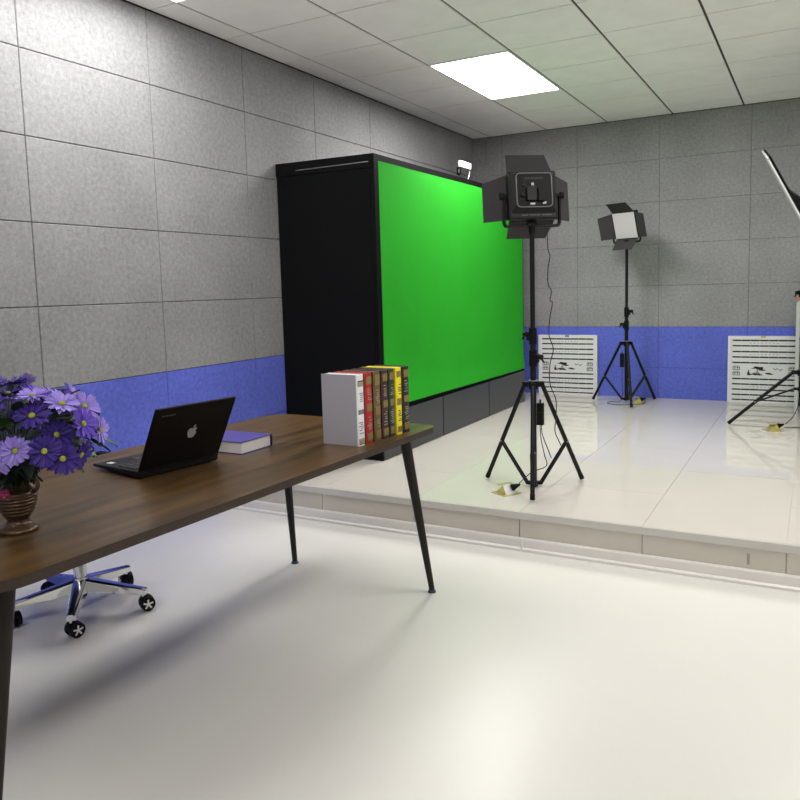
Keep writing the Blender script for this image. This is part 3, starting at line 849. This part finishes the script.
# ------------------------------------------------------------------ books
def make_book(name, label, loc, rz, W, H, T, cover, spine, bands, marks, mark_mat, lying=False, group=None, spine_mat=None):
    """standing: x = cover depth (spine at +x), y = thickness, z = height"""
    t = thing(name, label, 'book', loc, rz, group)
    K = .003
    Mr = Matrix.Identity(4)
    if lying: Mr = Matrix.Translation((0, 0, T / 2)) @ Matrix.Rotation(R(90), 4, 'X') @ Matrix.Translation((0, 0, -H / 2))
    mb = MB()
    mb.box((-W/2, -T/2, 0), (W/2 - .004, -T/2 + K, H), cover, Mr)
    mb.box((-W/2, T/2 - K, 0), (W/2 - .004, T/2, H), cover, Mr)
    mb.build('cover', t, bevel=.0006)
    mb = MB()
    poly = [(W/2 - .008, -T/2)] + [(W/2 - .004 + .006 * math.cos(a), T/2 * math.sin(a)) for a in [R(q) for q in (-75, -50, -25, 0, 25, 50, 75)]] + [(W/2 - .008, T/2)]
    mb.prism(poly, 0, H, spine, Mr, smooth_side=False)
    sp = mb.build('spine', t)
    mb = MB(); mb.box((-W/2 + .005, -T/2 + K, .004), (W/2 - .006, T/2 - K, H - (.004 if lying else .0015)), M_PAPER if lying else spine, Mr); mb.build('pages', t)
    if bands or marks:
        mb = MB()
        X = W/2 + .0022
        for (z0, z1, bm) in bands: mb.box((X - .002, -T/2 * .72, z0 * H), (X + .0002, T/2 * .72, z1 * H), bm, Mr)
        rnd = random.Random(sum(map(ord, label)))
        for (z0, z1) in marks:
            z = z0 * H
            while z < z1 * H:
                w_ = T * rnd.uniform(.10, .3); o_ = rnd.uniform(-.1, .1) * T
                mb.box((X - .0015, o_ - w_, z), (X + .0004, o_ + w_, z + .0035), mark_mat, Mr); z += rnd.choice((.0075, .0075, .012))
        mb.build('spine_print', sp)
    return t
bz = R(-1.9)
specs = [  # y near, y far, spine x, colour cover, spine, label ...
 ('white', -5.268, -5.219, 1.741, rgb(176, 174, 182), rgb(232, 232, 234), 'white-spined book with pale grey cover, nearest end of the standing row'),
 ('red', -5.216, -5.164, 1.746, rgb(130, 26, 32), rgb(168, 26, 34), 'bright red standing book beside the white-spined one'),
 ('olive', -5.160, -5.110, 1.752, rgb(58, 36, 26), rgb(104, 84, 50), 'olive brown standing book with dull gold spine, between red and maroon'),
 ('maroon', -5.106, -5.058, 1.757, rgb(44, 20, 20), rgb(66, 32, 34), 'dark maroon standing book between the olive brown and dark green ones'),
 ('green', -5.054, -5.008, 1.760, rgb(24, 34, 28), rgb(22, 52, 40), 'dark green standing book beside the yellow one'),
 ('yellow', -5.004, -4.958, 1.766, rgb(232, 214, 24), rgb(238, 220, 30), 'bright yellow standing book in the row of books'),
 ('black', -4.954, -4.900, 1.770, rgb(34, 20, 22), rgb(24, 24, 24), 'black standing book with gold spine labels, far end of the row'),
]
for nm, ya, yb, sx, cc, scol, lab in specs:
    cm = mat('book_cover_' + nm, cc, 0.5, spec=0.4); sm_ = mat('book_spine_' + nm, scol, 0.4, spec=0.5)
    if nm == 'white':
        bands = [(.90, .915, M_INK), (.83, .90, M_SAGE), (.50, .507, M_INK), (.445, .452, M_INK), (.455, .497, M_DOT), (.035, .10, M_SAGE), (.02, .032, M_INK)]
        marks = [(.62, .76), (.17, .36)]; mk = M_DOT
    elif nm == 'yellow':
        bands = [(.86, .95, M_GOLDOL), (.44, .54, M_GOLDOL), (.03, .12, M_GOLDOL)]; marks = [(.6, .78), (.2, .38)]; mk = M_INK
    elif nm == 'olive':
        bands = [(.80, .96, M_GOLDOL), (.38, .50, M_GOLDOL), (.04, .15, M_GOLDOL)]; marks = [(.55, .75), (.2, .34)]; mk = M_SAGE
    else:
        bands = [(.84, .95, M_GOLDOL), (.46, .56, M_GOLDOL), (.04, .15, M_GOLDOL)]; marks = [(.62, .80), (.2, .40)]; mk = M_SAGE
    Wb, Hb = .166, .277
    make_book('book', lab, (sx - Wb / 2, (ya + yb) / 2, DT), bz, Wb, Hb, yb - ya, cm, sm_, bands, marks, mk, group='books standing on the desk')
# the blue book lying flat: spine towards +y end, pages towards the camera
make_book('book', 'thick blue-violet book lying flat on the desk beside the laptop', (1.405 - .125, -5.465, DT), R(90), .182, .25, .047, M_NAVY, M_NAVYD, [], [], M_DOT, lying=True)

# ------------------------------------------------------------------ vase and flowers
VX, VY = 1.459, -6.502
vase = thing('vase', 'ornate bronze urn vase with scroll handles at the left end of the desk', 'vase', (VX, VY, DT))
mb = MB()
prof = [(.001, 0), (.050, 0), (.053, .004), (.051, .010), (.040, .016), (.030, .024), (.028, .032), (.036, .042), (.045, .058), (.051, .076), (.0535, .092), (.0525, .100),
        (.049, .106), (.040, .112), (.031, .124), (.027, .140), (.028, .155), (.034, .170), (.043, .182), (.046, .186), (.043, .186), (.036, .176), (.022, .15)]
fine = []
for (a, b) in zip(prof[:-1], prof[1:]):
    n = 9 if .03 < a[1] < .1 and b[1] > a[1] else 2
    for k in range(n):
        q = k / n; fine.append((a[0] + (b[0] - a[0]) * q, a[1] + (b[1] - a[1]) * q))
fine.append(prof[-1])
fine = [(r + (.0016 * math.cos(z * 2 * PI / .0095) if .045 < z < .1 and i < len(fine) - 10 else 0), z) for i, (r, z) in enumerate(fine)]
fine = [(r * .93, z) for r, z in fine]
mb.lathe(fine, M_BRONZE, seg=48)
mb.build('body', vase)
for k in range(2):
    a = R(28 + 180 * k); ca, sa = math.cos(a), math.sin(a)
    pts = spline([(r * ca, r * sa, z) for r, z in ((.048, .104), (.056, .112), (.058, .126), (.052, .138), (.043, .142), (.040, .134), (.045, .128))], 5)
    mb = MB(); mb.tube(pts, [.0055] * (len(pts) - 8) + [.004] * 8, M_BRONZE, seg=8)
    mb.tube(spline([(r * ca, r * sa, z) for r, z in ((.050, .138), (.046, .150), (.036, .158), (.028, .155))], 4), .0045, M_BRONZE, seg=8)
    mb.build('handle', vase)
mb = MB()
for k in range(5):
    a = 2 * PI * k / 5
    mb.ball((.010 * math.cos(a), .008 * math.sin(a) * .4, .008 * math.sin(a)), .0075, M_PINK, seg=8, rings=5)
mb.ball((0, -.004, 0), .0065, M_PINK, seg=8, rings=5)
ro = mb.build('rose_ornament', vase); ro.location = (.013, -.040, .108); ro['label'] = 'small pink rose ornament'

bq = thing('flower_bouquet', 'large bunch of purple daisies with green leaves in the bronze vase', 'flowers', (VX, VY, DT + .15))
def daisy_mb(R0, pm, n, seed, double=True):
    rnd = random.Random(seed); mb = MB()
    for layer in range(2 if double else 1):
        for k in range(n):
            a = 2 * PI * (k + .5 * layer) / n + rnd.uniform(-.08, .08)
            L = R0 * rnd.uniform(.88, 1.05) * (1 - .12 * layer); wd = R0 * rnd.uniform(.13, .17)
            tilt = rnd.uniform(.05, .32) + .12 * layer; curl = rnd.uniform(-.25, .2)
            vs = []
            for i in range(6):
                s_ = i / 5
                w_ = wd * (0.35 + 1.5 * s_ - 1.0 * s_ ** 2) * (1 if i < 5 else .45)
                rr = R0 * .12 + L * s_
                zz = rr * math.tan(tilt) * (1 - .3 * s_) + curl * R0 * s_ * s_ * .5
                for q in (-1, 0, 1):
                    x_ = rr; y_ = q * w_; z_ = zz + (0.0 if q else -.0016) + .002 * abs(q)
                    vs.append((x_ * math.cos(a) - y_ * math.sin(a), x_ * math.sin(a) + y_ * math.cos(a), z_))
            f = []
            for i in range(5):
                for q in range(2):
                    b = i * 3 + q; f.append((b, b + 3, b + 4, b + 1))
            mb.add(vs, f, pm, smooth=True)
    return mb
protos = []
for i, (pm, R0, n) in enumerate([(M_P1, .041, 12), (M_P2, .040, 12), (M_P3, .038, 12), (M_P2, .033, 11), (M_P1, .035, 13), (M_P3, .042, 11)]):
    me = daisy_mb(R0, pm, n, 30 + i).build('daisy'); 
    mc = MB(); mc.ball((0, 0, .005), R0 * .2, M_FC, seg=12, rings=6, s=(1, 1, .55)); c_ = mc.build('flower_centre')
    mcap = MB(); mcap.lathe([(.002, -.016), (.005, -.012), (.009, -.002), (.010, .002)], M_STEM, seg=10); p_ = mcap.build('calyx')
    protos.append((me.data, c_.data, p_.data))
    for o in (me, c_, p_): bpy.data.objects.remove(o)
heads = []
rnd = random.Random(11)
CB = Vector((-0.005, 0.0, .112))      # bouquet centre, local to bq
RH, RV = .245, .125
camdir = Vector((3.2726 - VX, -7.7163 - VY, 1.342 - (DT + .29))).normalized()
tries = 0
while len(heads) < 58 and tries < 6000:
    tries += 1
    u = rnd.uniform(-.42, 1.0); a = rnd.uniform(0, 2 * PI); q = math.sqrt(1 - u * u)
    n_ = Vector((q * math.cos(a), q * math.sin(a), u))
    k = rnd.uniform(.72, 1.04)
    p = CB + Vector((n_.x * RH * k, n_.y * RH * k, n_.z * RV * k))
    if any((p - h[0]).length < .050 for h in heads): continue
    heads.append((p, n_))
stem_root = Vector((0, 0, -.015))
for i, (p, n_) in enumerate(heads):
    d = (n_ + Vector((0, 0, .25)) + camdir * rnd.uniform(0, .45) + Vector((rnd.uniform(-.55, .55), rnd.uniform(-.55, .55), rnd.uniform(-.5, .4)))).normalized()
    k = rnd.choice([0, 0, 1, 2, 2, 3, 4, 5, 5])
    md, mc, mp_ = protos[k]
    o = bpy.data.objects.new('daisy', md); col.objects.link(o); o.parent = bq
    o.location = p; o.rotation_mode = 'QUATERNION'; o.rotation_quaternion = d.to_track_quat('Z', 'Y')
    for nm, dd in (('flower_centre', mc), ('calyx', mp_)):
        c_ = bpy.data.objects.new(nm, dd); col.objects.link(c_); c_.parent = o
    heads[i] = (p, n_, d)
mb = MB()
for (p, n_, d) in heads:
    r0 = stem_root + Vector((rnd.uniform(-.012, .012), rnd.uniform(-.012, .012), 0))
    mid = stem_root.lerp(p, .5) + Vector((0, 0, .02))
    mb.tube(spline([r0, r0 + Vector((p.x * .08, p.y * .08, .05)), mid, p - d * .012], 3), .0017, M_STEM, seg=6)
mb.build('stems', bq)
def leaf_mesh(mb, base, d, L, Wd, m_, droop=.3):
    d = d.normalized(); s_ = d.cross(Vector((0, 0, 1)))
    if s_.length < .1: s_ = Vector((1, 0, 0))
    s_.normalize(); up = s_.cross(d)
    vs = []
    N_ = 8
    for i in range(N_ + 1):
        q = i / N_; w_ = Wd * math.sin(PI * min(1, q * .96 + .03)) * (1 + .28 * (i % 2))
        c = base + d * L * q - Vector((0, 0, 1)) * droop * L * q * q
        vs += [c - s_ * w_ + up * .004, c, c + s_ * w_ + up * .004]
    f = []
    for i in range(N_):
        for q in range(2):
            b = i * 3 + q; f.append((b, b + 1, b + 4, b + 3))
    mb.add(vs, f, m_, smooth=True)
for k in range(70):
    a = rnd.uniform(0, 2 * PI); u = rnd.uniform(-.45, .7); q = math.sqrt(1 - u * u)
    n_ = Vector((q * math.cos(a), q * math.sin(a), u)); kk = rnd.uniform(.2, .78)
    p = CB + Vector((n_.x * RH * kk, n_.y * RH * kk, n_.z * RV * kk))
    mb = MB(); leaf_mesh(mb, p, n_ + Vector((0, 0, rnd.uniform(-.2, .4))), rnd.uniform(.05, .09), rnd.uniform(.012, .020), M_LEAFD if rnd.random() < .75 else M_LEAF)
    mb.build('leaf', bq)
right = Vector((.877, .48, 0)); fr = Vector((.48, -.877, 0))
for (a_, b_, z_, dx, L_) in ((.13, .05, .05, Vector((.9, .2, -.1)), .085), (.12, .06, .06, Vector((.8, .1, -.1)), .07), (.14, .02, .065, Vector((1, .5, 0)), .08), (.10, .04, .06, Vector((.8, .1, .15)), .08), (-.01, .10, .055, Vector((-.1, -.4, -.9)), .05), (.165, .03, .075, Vector((.9, .3, -.1)), .07)):
    p = right * a_ + fr * b_ + Vector((0, 0, z_ ))
    mb = MB(); leaf_mesh(mb, p, dx, L_, .018, M_LEAF); mb.build('leaf', bq)
mb = MB()
for k in range(60):
    a = rnd.uniform(0, 2 * PI)
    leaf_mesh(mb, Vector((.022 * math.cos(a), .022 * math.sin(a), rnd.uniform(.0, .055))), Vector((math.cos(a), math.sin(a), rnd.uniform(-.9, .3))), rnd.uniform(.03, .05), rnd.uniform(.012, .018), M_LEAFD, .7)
for k in range(40):
    a = rnd.uniform(0, 2 * PI); rr = rnd.uniform(.0, .05)
    p = Vector((rr * math.cos(a), rr * math.sin(a), rnd.uniform(.03, .08)))
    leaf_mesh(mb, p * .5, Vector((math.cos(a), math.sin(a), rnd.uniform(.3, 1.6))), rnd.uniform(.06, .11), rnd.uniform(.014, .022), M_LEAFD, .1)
fo = mb.build('foliage_collar', bq)

# ------------------------------------------------------------------ office chair
CX, CY = .53, -5.617
ch = thing('office_chair', 'office chair with a five-star chrome base and black casters behind the desk', 'chair', (CX, CY, 0), R(0))
AR = .272
for k in range(5):
    a = R(25 + 72 * k); ca, sa = math.cos(a), math.sin(a)
    Mr = Matrix.Rotation(a, 4, 'Z')
    mb = MB()
    r0, r1 = .03, AR + .015
    v = []
    for (r, zt, zb2, w_) in ((r0, .145, .092, .034), (.12, .128, .084, .029), (r1, .098, .072, .020)):
        v += [(r, -w_, zb2), (r, w_, zb2), (r, w_ * .8, zt - .006), (r, w_ * .4, zt), (r, -w_ * .4, zt), (r, -w_ * .8, zt - .006)]
    f = []
    for i in range(2):
        for q in range(6):
            f.append((i * 6 + q, i * 6 + (q + 1) % 6, (i + 1) * 6 + (q + 1) % 6, (i + 1) * 6 + q))
    f += [(5, 4, 3, 2, 1, 0), (12, 13, 14, 15, 16, 17)]
    mb.add(v, f, M_CHROME, Mr)
    leg = mb.build('base_arm', ch, bevel=.002)
    Mc = Matrix.Translation((AR * ca, AR * sa, 0)) @ Matrix.Rotation(a + R(35 + 23 * k), 4, 'Z')
    mb = MB()
    mb.tube([(0, 0, .045), (0, 0, .076)], .008, M_CHROME, Mc, seg=10)
    for s_ in (-1, 1):
        mb.tube([(.012, s_ * .008, .032), (.012, s_ * .027, .032)], [.032, .030], M_BLKP, Mc, seg=24)
    mb.tube([(.008, -.007, .040), (.008, .007, .040)], .026, M_BLKP, Mc, seg=20)
    c = mb.build('caster', ch, bevel=.002)
    for s_ in (-1, 1):
        mb = MB()
        for q in range(5):
            Mq = Mc @ Matrix.Translation((.012, s_ * .0278, .032)) @ Matrix.Rotation(2 * PI * q / 5, 4, 'Y')
            mb.box((-.0036, -.0012, .003), (.0036, .0012, .021), M_CHROME, Mq)
        mb.tube([(.012, s_ * .026, .032), (.012, s_ * .0295, .032)], .006, M_CHROME, Mc, seg=12)
        mb.build('wheel_cover', c)['label'] = 'silver star-shaped wheel cover'
mb = MB(); mb.tube([(0, 0, .075), (0, 0, .15)], .034, M_CHROME, seg=24); mb.tube([(0, 0, .15), (0, 0, .30)], .026, M_CHROME, seg=24)
mb.tube([(0, 0, .29), (0, 0, .40)], .015, M_ALU, seg=16); mb.build('gas_lift', ch)
mb = MB(); mb.cbox((0, 0, .405), (.2, .16, .03), M_BLKM); mb.build('tilt_mechanism', ch, bevel=.006)
mb = MB(); mb.prism(rrect(-.235, -.245, .235, .245, .08), .42, .485, M_FAB, smooth_side=False); mb.build('seat', ch, bevel=.018, seg=4)
# backrest on the wall side, curved
mb = MB(); NB = 12; vs = []
for j in range(9):
    z = .53 + .40 * j / 8
    for i in range(NB + 1):
        q = -1 + 2 * i / NB
        e = 1 - .10 * max(0, (j - 5) / 3) ** 2
        vs.append((-.27 + .05 * q * q - .03 * (j / 8) + .01, q * .22 * e, z))
nb = len(vs); vs += [(p[0] - .035, p[1], p[2]) for p in vs]
f = []
for j in range(8):
    for i in range(NB):
        a = j * (NB + 1) + i
        f.append((a, a + 1, a + NB + 2, a + NB + 1)); f.append((nb + a, nb + a + NB + 1, nb + a + NB + 2, nb + a + 1))
ring = [j * (NB + 1) for j in range(9)] + [8 * (NB + 1) + i for i in range(1, NB + 1)] + [j * (NB + 1) + NB for j in range(7, -1, -1)] + [i for i in range(NB - 1, 0, -1)]
for a, b in zip(ring, ring[1:] + ring[:1]): f.append((a, b, nb + b, nb + a))
mb.add(vs, f, M_FAB); mb.build('backrest', ch, bevel=.01, seg=3)
mb = MB(); mb.tube(spline([(-.08, 0, .40), (-.22, 0, .41), (-.30, 0, .46), (-.315, 0, .62)], 5), .016, M_BLKM, seg=10); mb.build('back_support', ch)
for s_ in (-1, 1):
    mb = MB(); mb.cbox((-.05, s_ * .27, .615), (.26, .05, .022), M_BLKP); arm = mb.build('armrest', ch, bevel=.008, seg=3)
    mb = MB(); mb.tube(spline([(.03, s_ * .27, .606), (.05, s_ * .275, .50), (0, s_ * .25, .428), (-.02, s_ * .12, .415)], 5), .011, M_CHROME, seg=10); mb.build('armrest_support', ch)

# ------------------------------------------------------------------ camera
yaw, pitch, roll = 0.5018, 0.1044, -0.0273
fwd = Vector((-math.sin(yaw) * math.cos(pitch), math.cos(yaw) * math.cos(pitch), -math.sin(pitch)))
rt = Vector((math.cos(yaw), math.sin(yaw), 0)); up = rt.cross(fwd)
r_ = math.cos(roll) * rt + math.sin(roll) * up
u_ = -math.sin(roll) * rt + math.cos(roll) * up
cam = bpy.data.cameras.new('camera'); co = bpy.data.objects.new('camera', cam); col.objects.link(co)
Mc = Matrix((r_, u_, -fwd)).transposed().to_4x4()
Mc.translation = Vector((3.2726, -7.7163, 1.342))
co.matrix_world = Mc
cam.sensor_width = 36.0
cam.lens = 761.42 / 800 * 36.0
cam.shift_y = -32 / 800
cam.clip_start = 0.05
sc.camera = co

wd = bpy.data.worlds.new('world'); sc.world = wd; wd.use_nodes = True
wd.node_tree.nodes['Background'].inputs[0].default_value = (0.6, 0.62, 0.65, 1)
wd.node_tree.nodes['Background'].inputs[1].default_value = 0.3
sc.view_settings.view_transform = 'Standard'
sc.view_settings.look = 'None'
sc.view_settings.exposure = -0.09
sc.view_settings.gamma = 1.0
sc.view_settings.use_curve_mapping = False
sc.cycles.use_denoising = True
sc.cycles.max_bounces = 8
